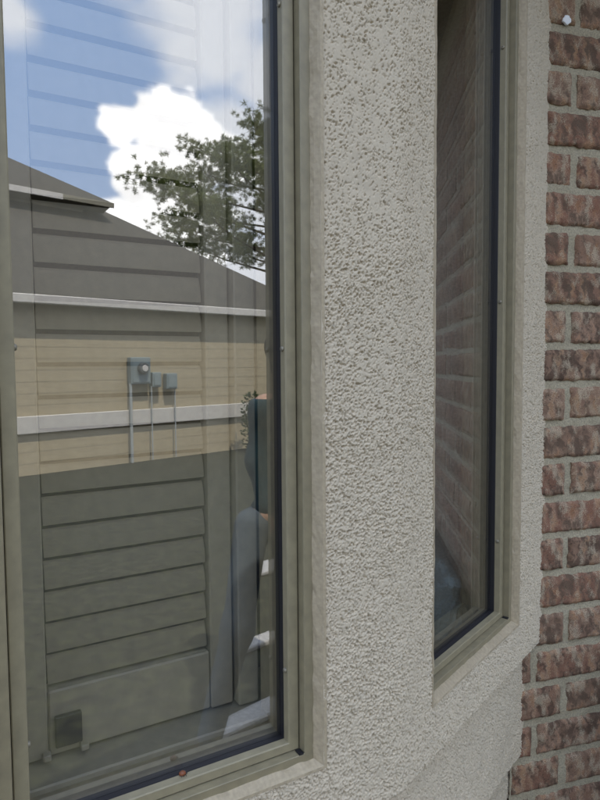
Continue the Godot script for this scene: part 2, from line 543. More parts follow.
func make_brick_wall() -> void:
	var t := thing("brick_wall", "brown and pink mottled brick wall right of the stucco bay", "wall", frame_w)
	var mats := []
	var rough_tex := noise_tex(0.06, 61, Color(0.2, 0.2, 0.2), Color(1, 1, 1), 256, 5)
	for k in 14:
		var m := mat(Color.WHITE, 0.92)
		m.albedo_texture = brick_texture(100 + k)
		m.heightmap_enabled = true
		m.heightmap_texture = m.albedo_texture
		m.heightmap_scale = 0.14
		mats.append(m)
	var course := 0.0792
	var length := 0.231
	var pitch := 0.245
	var close_up := []
	for k in 10:
		close_up.append(brick_mesh(length + (k % 3 - 1) * 0.002, 0.0645, 200 + k, 40, 14))
	var far_off := []
	for k in 4:
		far_off.append(brick_mesh(length, 0.0645, 300 + k, 6, 3))
	# mortar, recessed, uneven and smeared
	var b := MB.new()
	grid(b, -0.066, 0.34, 0.55, 2.35, 0.0032, noise(120.0, 71, FastNoiseLite.TYPE_SIMPLEX_SMOOTH, 3), noise(18.0, 72, FastNoiseLite.TYPE_SIMPLEX_SMOOTH, 2), 0.0016, -0.0062)
	b.box(Vector3(-0.066, 0.0, -0.09), Vector3(0.34, 0.551, -0.0062))
	b.box(Vector3(-0.066, 2.349, -0.09), Vector3(0.34, 2.72, -0.0062))
	b.box(Vector3(0.339, 0.0, -0.09), Vector3(5.2, 2.72, -0.0062))
	part("mortar", b.done(), M.mortar, t)
	# the joint nearest eye level lies 47 mm below it
	var spots := []
	var row0 := EYE - 0.048
	for row in range(-13, 20):
		var top := row0 - row * course
		var y := top - course / 2
		if y - course / 2 < 0.0 or y + course / 2 > 2.70:
			continue
		var even := posmod(row, 2) == 0
		var s := (0.066 if even else -0.010) + rng.randf_range(-0.006, 0.006) - pitch - (pitch if not even else 0.0)
		while s < 5.15:
			if s + length > -0.03:
				spots.append([s + 0.007, y + rng.randf_range(-0.0015, 0.0015)])
			s += pitch
	spots.sort_custom(func(p, q): return p[0] < q[0])
	var rest := MB.new()
	var cut := {}
	var i := 0
	for sp in spots:
		var mesh: ArrayMesh = close_up[rng.randi() % 10] if sp[0] < 0.3 else far_off[rng.randi() % 4]
		if sp[0] < -0.06:      # cut short where the wall meets the bay
			var left_over: float = sp[0] + length + 0.062
			sp[0] = -0.062
			var key := int(round(left_over * 250.0))
			if not cut.has(key):
				cut[key] = brick_mesh(left_over, 0.0645, 400 + key, 20, 14)
			mesh = cut[key]
		var x := Transform3D(Basis(Vector3.BACK, rng.randf_range(-0.008, 0.008)) * Basis(Vector3.UP, rng.randf_range(-0.008, 0.008)), Vector3(sp[0], sp[1], rng.randf_range(-0.0018, 0.0018)))
		if i < 300:
			part("brick", mesh, mats[rng.randi() % mats.size()], t, x)
		else:
			var a := mesh.surface_get_arrays(0)
			for k in a[Mesh.ARRAY_VERTEX].size():
				rest.v.append(x * a[Mesh.ARRAY_VERTEX][k]); rest.n.append(x.basis * a[Mesh.ARRAY_NORMAL][k])
				rest.uv.append(a[Mesh.ARRAY_TEX_UV][k] + Vector2(0, 0)); rest.col.append(Color.WHITE)
		i += 1
	if rest.v.size():
		var o := part("bricks_beyond", rest.done(), mats[2], t)
		o.set_meta("kind", "stuff")

# a rough sheet in the plane z = off over x0..x1, y0..y1
func grid(b: MB, x0: float, x1: float, y0: float, y1: float, step: float, n1: FastNoiseLite, n2: FastNoiseLite, amp: float, off: float) -> void:
	var nx := int((x1 - x0) / step)
	var ny := int((y1 - y0) / step)
	var z := PackedFloat32Array()
	z.resize((nx + 1) * (ny + 1))
	for j in ny + 1:
		for i in nx + 1:
			var x := x0 + i * step
			var y := y0 + j * step
			z[j * (nx + 1) + i] = off + amp * (n1.get_noise_2d(x, y) * 0.8 + n2.get_noise_2d(x, y) * 1.6)
	for j in ny:
		for i in nx:
			var P := []
			var N := []
			for e in [[i, j], [i, j + 1], [i + 1, j + 1], [i + 1, j]]:
				P.append(Vector3(x0 + e[0] * step, y0 + e[1] * step, z[e[1] * (nx + 1) + e[0]]))
				var zx := z[e[1] * (nx + 1) + mini(e[0] + 1, nx)] - z[e[1] * (nx + 1) + maxi(e[0] - 1, 0)]
				var zy := z[mini(e[1] + 1, ny) * (nx + 1) + e[0]] - z[maxi(e[1] - 1, 0) * (nx + 1) + e[0]]
				N.append(Vector3(-zx / (2 * step), -zy / (2 * step), 1).normalized())
			b.smooth_quad(P, N)

# ---------------------------------------------------------------- stucco
# the wall's course in plan: along the wide window's wall, round the soft corner, along the narrow window's wall
func stucco_plan(u: float) -> Array:    # point, outward normal
	var r := 0.045
	var half := (ANG_A - ANG_B) / 2.0
	var cut := r * tan(half)
	var arc := r * half * 2.0
	var na := frame_a.basis.z
	var nb := frame_b.basis.z
	if u <= -arc / 2:
		return [frame_a * Vector3(u + arc / 2 - cut, 0, 0), na]
	if u >= arc / 2:
		return [frame_b * Vector3(u - arc / 2 + cut, 0, 0), nb]
	var centre := frame_a * Vector3(-cut, 0, -r)
	var an := ANG_A - (u + arc / 2) / r
	var nn := Vector3(cos(an), 0, sin(an))
	return [centre + nn * r, nn]

func make_stucco() -> void:
	var t := thing("stucco_bay", "rough greige stucco surround of the bay between the windows and the brick", "wall")
	var n_pop := noise(200.0, 81, FastNoiseLite.TYPE_SIMPLEX_SMOOTH, 2)
	var n_cell := noise(330.0, 82, FastNoiseLite.TYPE_CELLULAR, 1)
	n_cell.cellular_return_type = FastNoiseLite.RETURN_DISTANCE
	n_cell.cellular_jitter = 1.0
	var n_cell2 := noise(560.0, 86, FastNoiseLite.TYPE_CELLULAR, 1)
	n_cell2.cellular_return_type = FastNoiseLite.RETURN_DISTANCE
	var n_mid := noise(64.0, 83, FastNoiseLite.TYPE_SIMPLEX_SMOOTH, 2)
	var n_low := noise(7.0, 84, FastNoiseLite.TYPE_SIMPLEX_SMOOTH, 3)
	var n_tone := noise(60.0, 85, FastNoiseLite.TYPE_SIMPLEX_SMOOTH, 3)
	var half := (ANG_A - ANG_B) / 2.0
	var shift := 0.045 * half - 0.045 * tan(half)     # sheet coordinate = wall coordinate +- shift
	var step := 0.00105
	var u0 := -0.245
	var u1 := 0.602
	var y0 := 0.70
	var y1 := 2.46
	var holes := [Rect2(A_LEFT - shift, SILL, A_RIGHT - A_LEFT, HEAD - SILL), Rect2(B_LEFT + shift, SILL, B_RIGHT - B_LEFT, HEAD - SILL)]
	var nx := int((u1 - u0) / step)
	var ny := int((y1 - y0) / step)
	var wide := nx + 1
	var pos := PackedVector3Array()
	var keep := PackedByteArray()
	pos.resize(wide * (ny + 1))
	keep.resize(wide * (ny + 1))
	var tone := PackedFloat32Array()
	tone.resize(wide * (ny + 1))
	for i in wide:
		var u := u0 + i * step
		var pl := stucco_plan(u)
		var p: Vector3 = pl[0]
		var nn: Vector3 = pl[1]
		for j in ny + 1:
			var y := y0 + j * step
			var at := j * wide + i
			var inside := 1.0
			for hl in holes:
				var gap := maxf(maxf(hl.position.x - u, u - hl.end.x), maxf(hl.position.y - y, y - hl.end.y))
				inside = minf(inside, gap)
			keep[at] = 0 if inside < -step else 1
			if inside < -2.0 * step:
				continue
			var q := profile_at(y)
			# popped aggregate pressed flat in places: rounded grains with pits between them
			var lowf := n_low.get_noise_2d(u, y)
			var md := n_mid.get_noise_2d(u, y)
			var c := n_cell.get_noise_2d(u + md * 0.002, y * 1.1) + 1.0
			var c2 := n_cell2.get_noise_2d(u, y) + 1.0
			var pop := n_pop.get_noise_2d(u, y)
			var hgt := 0.66 - c * 1.3 - c2 * 0.35 + pop * 0.95 + md * 0.6
			var flat := 0.16 + lowf * 0.35 - smoothstep(1.45, 1.95, y) * 0.40
			hgt = flat - log(1.0 + exp((flat - hgt) * 10.0)) / 10.0
			var amp := 0.0031 * smoothstep(-0.001, 0.006, inside) + 0.0003
			var d: float = q + hgt * amp + lowf * 0.0012
			pos[at] = p + nn * d + Vector3(0, y, 0)
			tone[at] = 1.0 + n_tone.get_noise_2d(u, y) * 0.10 + lowf * 0.05
	var v := PackedVector3Array()
	var nrm := PackedVector3Array()
	var col := PackedColorArray()
	var index := PackedInt32Array()
	var of := PackedInt32Array()
	of.resize(wide * (ny + 1))
	for j in ny + 1:
		for i in wide:
			var at := j * wide + i
			if not keep[at]:
				continue
			of[at] = v.size()
			v.append(pos[at])
			var l := at - 1 if i > 0 and keep[at - 1] else at
			var r := at + 1 if i < nx and keep[at + 1] else at
			var d := at - wide if j > 0 and keep[at - wide] else at
			var up := at + wide if j < ny and keep[at + wide] else at
			nrm.append((pos[r] - pos[l]).cross(pos[up] - pos[d]).normalized())
			var k := tone[at]
			col.append(Color(k, k, k))
	for j in ny:
		for i in nx:
			var at := j * wide + i
			if keep[at] and keep[at + 1] and keep[at + wide] and keep[at + wide + 1]:
				index.append_array([of[at], of[at + wide], of[at + wide + 1], of[at], of[at + wide + 1], of[at + 1]])
	var a := []
	a.resize(Mesh.ARRAY_MAX)
	a[Mesh.ARRAY_VERTEX] = v
	a[Mesh.ARRAY_NORMAL] = nrm
	a[Mesh.ARRAY_COLOR] = col
	a[Mesh.ARRAY_INDEX] = index
	var m := ArrayMesh.new()
	m.add_surface_from_arrays(Mesh.PRIMITIVE_TRIANGLES, a)
	part("stucco_coat", m, M.stucco, t)
	# the rest of the bay, out of the photograph: plain rendered blocks behind and around the coat
	var e := 0.004
	var b := MB.new()
	b.box(Vector3(A_RIGHT + e, 0, -0.16), Vector3(-0.03, 2.71, -0.007), 0.0, frame_a)
	b.box(Vector3(A_LEFT, 0, -0.16), Vector3(A_RIGHT, SILL - e - 0.03, -0.05), 0.0, frame_a)
	b.box(Vector3(A_LEFT, HEAD + e, -0.16), Vector3(A_RIGHT, 2.71, -0.007), 0.0, frame_a)
	b.box(Vector3(-0.62, 0, -0.16), Vector3(A_LEFT - e, 2.71, -0.006), 0.0, frame_a)
	b.box(Vector3(-0.02, 0, -0.16), Vector3(B_LEFT - e, 2.71, -0.045), 0.0, frame_b)
	b.box(Vector3(B_LEFT, 0, -0.16), Vector3(B_RIGHT, SILL - e - 0.03, -0.05), 0.0, frame_b)
	b.box(Vector3(B_LEFT, HEAD + e, -0.16), Vector3(B_RIGHT, 2.71, -0.007), 0.0, frame_b)
	b.box(Vector3(B_RIGHT + e, 0, -0.20), Vector3(0.60, 2.71, -0.05), 0.0, frame_b)
	b.box(Vector3(A_LEFT, 0.5, -0.007), Vector3(-0.24, SILL - e, -0.001), 0.0, frame_a)
	b.box(Vector3(-0.62, 2.25, -0.007), Vector3(-0.01, 2.70, -0.002), 0.0, frame_a)
	part("bay_core", b.done(), M.render_plain, t)
	b = MB.new()
	var left := plan(ANG_A + (ANG_A - ANG_B), frame_a * Vector3(-0.62, 0, 0))
	b.box(Vector3(-0.62, 0, -0.16), Vector3(0.0, 2.70, 0.0), 0.0, left)
	part("bay_return", b.done(), M.render_plain, t)

# how far the face stands in (negative) at height y: the window band, then the set-back apron below it
func profile_at(y: float) -> float:
	var k := y - EYE
	if k > -0.585:
		return 0.0
	if k > -0.606:
		return -(-0.585 - k) / 0.021 * 0.024
	if k > -0.82:
		return -0.024
	if k > -0.845:
		return -0.024 - (-0.82 - k) / 0.025 * 0.022
	return -0.046

# ---------------------------------------------------------------- windows
func ring(r: Rect2, w: float, d: float) -> Array:
	return [Vector3(r.position.x + w, r.position.y + w * LOW, d), Vector3(r.end.x - w, r.position.y + w * LOW, d), Vector3(r.end.x - w, r.end.y - w, d), Vector3(r.position.x + w, r.end.y - w, d)]

func sweep(r: Rect2, prof: Array) -> ArrayMesh:
	var b := MB.new()
	var mid := r.get_center()
	for i in prof.size() - 1:
		var p0: Vector2 = prof[i]
		var p1: Vector2 = prof[i + 1]
		var a := ring(r, p0.x, p0.y)
		var c := ring(r, p1.x, p1.y)
		var turn := Vector2(p1.y - p0.y, -(p1.x - p0.x))    # normal in (w, d), to the left of the way we walk
		for k in 4:
			var k2 := (k + 1) % 4
			var inward := [Vector3(0, 1, 0), Vector3(-1, 0, 0), Vector3(0, -1, 0), Vector3(1, 0, 0)][k] as Vector3
			b.quad(a[k], a[k2], c[k2], c[k], inward * -turn.x + Vector3(0, 0, -turn.y))
	return b.done()

func bead(r: Rect2, sd: int) -> ArrayMesh:
	# a hand-run line of sealant between stucco and frame
	var nz := noise(30.0, sd, FastNoiseLite.TYPE_SIMPLEX_SMOOTH, 3)
	var prof := [Vector2(-0.006, -0.004), Vector2(-0.0035, 0.0012), Vector2(0.0005, 0.0008), Vector2(0.003, -0.002), Vector2(0.006, -0.0060), Vector2(0.0085, -0.0098), Vector2(0.010, -0.0125)]
	var inw := [Vector3(0, 1, 0), Vector3(-1, 0, 0), Vector3(0, -1, 0), Vector3(1, 0, 0)]
	var b := MB.new()
	for k in 4:
		var rows := []
		var steps := 150 if k != 2 else 20
		for j in prof.size():
			var p: Vector2 = prof[j]
			var row := []
			for i in steps + 1:
				var c0: Vector3 = ring(r, p.x, p.y)[k]
				var c1: Vector3 = ring(r, p.x, p.y)[(k + 1) % 4]
				var q := c0.lerp(c1, float(i) / steps)
				var wob := nz.get_noise_3d(q.x * 1.0, q.y * 1.0, j * 0.01) * 0.0022
				if i > 0 and i < steps:
					q += (inw[k] as Vector3) * wob * (0.5 if j < 5 else 1.0) + Vector3(0, 0, wob * 0.5)
				row.append(q)
			rows.append(row)
		for j in prof.size() - 1:
			for i in steps:
				var hint: Vector3 = inw[k] * 0.6 + Vector3(0, 0, 1)
				b.quad(rows[j][i], rows[j][i + 1], rows[j + 1][i + 1], rows[j + 1][i], hint)
	return b.done()

func make_windows() -> void:
	var specs := [
		[frame_a, Rect2(A_LEFT, SILL, A_RIGHT - A_LEFT, HEAD - SILL), "wide taupe framed window mirroring sky, cloud and the neighbour's house", [0.0177, -0.382, 0.42], 91],
		[frame_b, Rect2(B_LEFT, SILL, B_RIGHT - B_LEFT, HEAD - SILL), "narrow taupe framed window mirroring the brick wall beside it", [0.564, 0.110, -0.337], 92],
	]
	for sp in specs:
		var r: Rect2 = sp[1]
		var t := thing("casement_window", sp[2], "window", sp[0], "casement windows of the bay")
		part("sealant_bead", bead(r, sp[4]), M.caulk, t)
		part("frame", sweep(r, [Vector2(0.0075, -0.014), Vector2(0.0080, -0.0108), Vector2(0.0214, -0.0100), Vector2(0.0222, -0.0108), Vector2(0.0224, -0.026)]), M.frame, t)
		part("frame_back", sweep(r, [Vector2(0.0380, -0.0450), Vector2(0.002, -0.0450), Vector2(-0.004, -0.100), Vector2(0.0380, -0.100), Vector2(0.0380, -0.045)]), M.frame, t)
		var sash := part("sash", sweep(r, [Vector2(0.0236, -0.030), Vector2(0.0238, -0.0225), Vector2(0.0248, -0.0215), Vector2(0.0372, -0.0213), Vector2(0.0386, -0.0228), Vector2(0.0390, -0.0336)]), M.sash, t)
		part("gasket", sweep(r, [Vector2(0.0388, -0.0338), Vector2(0.0391, -0.0328), Vector2(0.0395, -0.0342), Vector2(0.0397, -0.0392), Vector2(0.0397, -0.043)]), M.gasket, t)
		part("spacer", sweep(r, [Vector2(0.0385, -0.0412), Vector2(0.0400, -0.0414), Vector2(0.0400, -0.0500), Vector2(0.0382, -0.0502)]), M.spacer, t)
		for g in [[0.0396, -0.0395, M.glass_outer], [0.0396, -0.0475, M.glass_inner]]:
			var b := MB.new()
			var c := ring(r, g[0], g[1])
			b.quad(c[0], c[1], c[2], c[3], Vector3(0, 0, 1))
			part("glass_pane", b.done(), g[2], t)
		for y in sp[3]:
			for side in [0, 1]:
				var x: float = r.end.x - 0.0389 if side else r.position.x + 0.0389
				var sgn := -1.0 if side else 1.0
				var b := MB.new()
				var xf := Transform3D(Basis(Vector3(0, 1, 0), Vector3(sgn, 0, 0), Vector3(0, 0, -sgn)), Vector3(x, EYE + y, -0.0280))
				b.lathe([Vector2(0.0034, 0.0), Vector2(0.0033, 0.0012), Vector2(0.0024, 0.0022), Vector2(0.0009, 0.0026), Vector2(0.0009, 0.0014), Vector2(0.0, 0.0014)], xf, 14)
				part("screw", b.done(), M.screw, sash)
		# weep hole at the foot of the sash
		var wb := MB.new()
		wb.box(Vector3(r.end.x - 0.030, r.position.y + 0.0205 * LOW, -0.0205), Vector3(r.end.x - 0.0235, r.position.y + 0.0245 * LOW, -0.0102))
		part("weep_hole", wb.done(), M.gasket, t)

# ---------------------------------------------------------------- behind the glass
func make_shutter() -> void:
	var t := thing("plantation_shutter", "pale slatted shutter closed behind the wide window's glass", "shutter", frame_a)
	var d := -0.125
	var left := -0.424
	var right := -0.2215
	var foot := EYE - 0.381
	var b := MB.new()
	b.box(Vector3(left - 0.026, EYE - 0.462, d - 0.026), Vector3(left - 0.001, 2.36, d), 0.002)
	part("stile", b.done(), M.shutter, t)
	b = MB.new()
	b.box(Vector3(right + 0.001, EYE - 0.462, d - 0.026), Vector3(right + 0.033, 2.36, d), 0.002)
	part("stile", b.done(), M.shutter, t)
	b = MB.new()
	b.box(Vector3(left, EYE - 0.461, d - 0.025), Vector3(right, foot - 0.002, d - 0.001), 0.002)
	part("rail", b.done(), M.shutter, t)
	b = MB.new()
	b.box(Vector3(left - 0.048, EYE - 0.463, d - 0.05), Vector3(left - 0.028, 2.37, d + 0.012), 0.002)
	part("shutter_frame", b.done(), M.shutter, t)
	b = MB.new()
	b.box(Vector3(right + 0.036, EYE - 0.463, d - 0.05), Vector3(right + 0.066, 2.37, d + 0.012), 0.002)
	part("shutter_frame", b.done(), M.shutter, t)
	b = MB.new()
	b.box(Vector3(left - 0.05, EYE - 0.56, d - 0.08), Vector3(right + 0.14, EYE - 0.466, -0.080), 0.002)
	part("inner_sill", b.done(), M.shutter, t)
	# louvres: lens section, lower edge leaning out towards the glass
	var lb := MB.new()
	var sec := []
	for k in 13:
		var f := float(k) / 12
		sec.append(Vector2(lerpf(-0.0168, 0.0168, f), 0.0032 * sqrt(maxf(0.0, 1.0 - pow(2 * f - 1, 2)))))
	var tilt := deg_to_rad(12.0)
	for k in 12:
		for sg in [1.0, -1.0]:
			var P := []
			var N := []
			for e in [[0, sec[k]], [1, sec[k]], [1, sec[k + 1]], [0, sec[k + 1]]]:
				var y: float = e[1].x
				var z: float = e[1].y * sg
				var yy := y * cos(tilt) - z * sin(tilt)
				var zz := -y * sin(tilt) + z * cos(tilt)
				P.append(Vector3(0.0015 if e[0] == 0 else right - left - 0.0015, yy, zz))
				N.append(Vector3(0, -sin(tilt) * sg + y * 3.0, cos(tilt) * sg).normalized())
			lb.smooth_quad(P, N)
	var louvre := lb.done()
	var y := foot + 0.0195
	while y < 2.34:
		part("louver", louvre, M.shutter, t, Transform3D(Basis(), Vector3(left, y, d - 0.013)))
		y += 0.03815
	b = MB.new()
	b.box(Vector3(left - 0.027, EYE - 0.461, d - 0.056), Vector3(right + 0.035, 2.36, d - 0.052))
	part("backing_shade", b.done(), M.dark_box, t)
	# latch block and clips at the foot
	b = MB.new()
	b.box(Vector3(-0.418, EYE - 0.449, d + 0.0005), Vector3(-0.388, EYE - 0.412, d + 0.008), 0.001)
	part("catch_plate", b.done(), M.gasket, t)
	for x in [-0.428, -0.386]:
		b = MB.new()
		b.box(Vector3(x - 0.0045, EYE - 0.459, d + 0.001), Vector3(x + 0.0045, EYE - 0.452, d + 0.012), 0.001)
		part("clip", b.done(), M.shutter, t)


# ---------------------------------------------------------------- the neighbour's house, seen only in the glass
func hip(b: MB, x0: float, x1: float, z0: float, z1: float, y: float, pitch: float) -> void:
	var half := (z1 - z0) / 2.0
	var top := y + half * pitch
	var a := Vector3(x0, y, z0); var c := Vector3(x1, y, z0); var d := Vector3(x1, y, z1); var e := Vector3(x0, y, z1)
	var p := Vector3(x0 + half, top, z0 + half); var q := Vector3(x1 - half, top, z0 + half)
	b.quad(a, c, q, p, Vector3(0, 1, -1))
	b.quad(e, d, q, p, Vector3(0, 1, 1))
	b.tri(a, e, p, Vector3(-1, 1, 0))
	b.tri(c, d, q, Vector3(1, 1, 0))

func make_neighbour() -> void:
	var t := thing("neighbour_house", "beige sided house with grey hipped roof mirrored in the wide window", "house", frame_n)
	# local axes: x along the wall (right in the plan), z away from our house
	var x0 := -6.0
	var x1 := 8.9
	var b := MB.new()
	b.box(Vector3(x0, 0, 0.02), Vector3(x1, 2.66, 9.0))
	var wall := part("wall", b.done(), M.siding, t)
	var pb := MB.new()
	for q in [[Vector3(0, 0, -0.007), Vector3(0, 0.176, -0.006)]]:
		pb.quad(Vector3(x0, 0, -0.007), Vector3(x1, 0, -0.007), Vector3(x1, 0.176, -0.004), Vector3(x0, 0.176, -0.004), Vector3(0, 0, -1))
		pb.quad(Vector3(x0, 0, -0.007), Vector3(x1, 0, -0.007), Vector3(x1, 0, 0.018), Vector3(x0, 0, 0.018), Vector3.DOWN)
		pb.quad(Vector3(x0, 0.176, -0.004), Vector3(x1, 0.176, -0.004), Vector3(x1, 0.176, 0.018), Vector3(x0, 0.176, 0.018), Vector3.UP)
	var plank := pb.done()
	var y := 0.003
	while y < 2.45:
		part("siding_board", plank, M.siding, wall, Transform3D(Basis(), Vector3(0, y, 0)))
		y += 0.172
	b = MB.new()
	b.box(Vector3(x0, 0.62, -0.075), Vector3(7.3, 0.88, -0.026), 0.01)
	part("white_band", b.done(), M.white_trim, t)
	b = MB.new()
	hip(b, x0 - 0.4, x1 + 0.45, -0.18, 9.2, 2.60, 0.66)
	var roof := part("roof", b.done(), M.shingle, t)
	b = MB.new()
	b.box(Vector3(x0 - 0.3, 2.52, -0.15), Vector3(x1 + 0.35, 2.585, 0.02))
	part("soffit", b.done(), M.soffit, roof)
	b = MB.new()
	b.box(Vector3(x0 - 0.45, 2.505, -0.27), Vector3(x1 + 0.5, 2.635, -0.155), 0.012)
	part("gutter", b.done(), M.white_trim, roof)
	# raised roof behind
	var uz := 2.6
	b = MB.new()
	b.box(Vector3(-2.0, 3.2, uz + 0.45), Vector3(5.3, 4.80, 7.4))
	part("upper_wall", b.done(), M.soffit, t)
	b = MB.new()
	hip(b, -2.6, 5.75, uz, 8.0, 4.90, 0.63)
	var ur := part("upper_roof", b.done(), M.shingle, t)
	b = MB.new()
	b.quad(Vector3(-2.6, 4.88, uz), Vector3(5.75, 4.88, uz), Vector3(5.75, 4.78, uz + 0.45), Vector3(-2.6, 4.78, uz + 0.45), Vector3.DOWN)
	b.quad(Vector3(5.75, 4.88, uz), Vector3(5.75, 4.88, 8.0), Vector3(5.3, 4.78, 8.0), Vector3(5.3, 4.78, uz), Vector3.DOWN)
	part("eave_soffit", b.done(), M.soffit, ur)
	b = MB.new()
	b.box(Vector3(-2.6, 4.79, uz - 0.03), Vector3(4.7, 4.90, uz), 0.004)
	part("fascia", b.done(), M.white_trim, ur)
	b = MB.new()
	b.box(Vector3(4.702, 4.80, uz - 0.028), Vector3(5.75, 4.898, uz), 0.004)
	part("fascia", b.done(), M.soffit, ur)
	make_meters()

func make_meters() -> void:
	var specs := [
		["electric_meter", "grey meter box with round dial on the beige wall, mirrored", "meter", 4.58, 4.94, 1.30, 1.74, 4.59, true],
		["utility_box", "small grey utility box just beside the round dialled meter", "utility box", 4.97, 5.14, 1.24, 1.49, 4.97, false],
		["utility_box", "small grey utility box farthest from the round dialled meter", "utility box", 5.24, 5.45, 1.20, 1.47, 5.42, false],
	]
	for s in specs:
		var t := thing(s[0], s[1], s[2], frame_n, "utility boxes on the neighbour's wall")
		var b := MB.new()
		b.box(Vector3(s[3], s[5], -0.16), Vector3(s[4], s[6], -0.026), 0.012)
		part("housing", b.done(), M.meter, t)
		b = MB.new()
		b.box(Vector3(s[3] + 0.025, s[5] + 0.03, -0.172), Vector3(s[4] - 0.025, s[6] - 0.03, -0.161), 0.004)
		part("cover", b.done(), M.meter, t)
		if s[8]:
			b = MB.new()
			var x := Transform3D(Basis(Vector3.RIGHT, -PI / 2), Vector3((s[3] + s[4]) / 2 + 0.02, s[6] - 0.18, -0.17))
			b.lathe([Vector2(0.095, 0.0), Vector2(0.095, 0.06), Vector2(0.08, 0.085), Vector2(0.0, 0.09)], x, 24)
			part("dial", b.done(), M.meter_dark, t)
			b = MB.new()
			b.lathe([Vector2(0.055, 0.084), Vector2(0.05, 0.098), Vector2(0.0, 0.10)], x, 20)
			part("dial_face", b.done(), M.white_trim, t)
		b = MB.new()
		b.tube([Vector3(s[7], 0.02, -0.112), Vector3(s[7], 0.7, -0.112), Vector3(s[7], s[5] + 0.02, -0.112)], [0.026, 0.026, 0.026] if s[8] else [0.012, 0.012, 0.012], 10)
		part("conduit", b.done(), M.conduit, t)

# ---------------------------------------------------------------- yard: tree, shrubs, edging
func make_yard() -> void:
	var r := RandomNumberGenerator.new()
	r.seed = 41
	# pale strips on the lawn between the houses, parallel to the walls
	var strips := [[0.76, 0.88, "nearest", 1.16], [1.335, 1.435, "middle", 1.66], [2.25, 2.46, "farthest", 2.55]]
	var fc := plan(ANG_W, Vector3.ZERO)
	for s in strips:
		var st := thing("edging_strip", "%s pale concrete strip on the lawn, mirrored low in the wide window" % s[2], "edging", fc, "concrete strips on the lawn")
		var b := MB.new()
		b.box(Vector3(s[3], 0.002, s[0]), Vector3(5.5, 0.035, s[1]), 0.008)
		part("strip", b.done(), M.concrete, st)
	make_pine(r)
	# evergreen shrub hiding the far end of the beige wall
	shrub(frame_n * Vector3(7.55, 0, -0.95), 1.25, 2.15, 2600, r, "tall dark evergreen shrub against the beige wall, mirrored at the window's edge", Color(0.55, 0.8, 0.85), 0.85)
	shrub(frame_n * Vector3(6.75, 0, -0.55), 0.42, 1.10, 420, r, "low leafy shrub before the white band, mirrored in the wide window", Color(1.0, 1.0, 0.8), 0.8)

func shrub(at: Vector3, width: float, height: float, count: int, r: RandomNumberGenerator, label: String, tint: Color, low: float) -> void:
	var t := thing("shrub", label, "shrub", Transform3D(Basis(), at))
	var b := MB.new()
	var lb := MB.new()
	for k in 9:
		var an := TAU * k / 9.0 + r.randf() * 0.4
		var top := Vector3(cos(an) * width * 0.3, height * r.randf_range(0.55, 0.9), sin(an) * width * 0.3)
		b.tube([Vector3(cos(an) * 0.03, 0, sin(an) * 0.03), top * 0.5 + Vector3(0, 0.05, 0), top], [0.022, 0.014, 0.005], 6)
	for k in count:
		var f := pow(r.randf(), 0.7)
		var an := r.randf() * TAU
		var yy := r.randf_range(0.06, 1.0)
		var prof := sqrt(maxf(0.02, 1.0 - pow(absf(yy - 0.42) / 0.62, 2.0))) * (0.82 + 0.18 * sin(an * 3.0 + yy * 9.0))
		var p := Vector3(cos(an) * width * 0.5 * f * prof, yy * height, sin(an) * width * 0.5 * f * prof)
		var ln := r.randf_range(0.05, 0.09)
		var dr := Vector3(cos(an) + r.randf_range(-0.8, 0.8), r.randf_range(-0.3, 1.1), sin(an) + r.randf_range(-0.8, 0.8)).normalized()
		var sd := dr.cross(Vector3(r.randf_range(-1, 1), r.randf_range(-1, 1), r.randf_range(-1, 1))).normalized() * ln * 0.28
		var k2 := r.randf_range(0.6, 1.35)
		lb.tint = Color(tint.r * k2, tint.g * k2, tint.b * k2)
		lb.quad(p, p + dr * ln * 0.5 + sd, p + dr * ln, p + dr * ln * 0.5 - sd, Vector3.UP)
	part("stem", b.done(), M.bark, t)
	part("foliage", lb.done(), M.leaves, t)

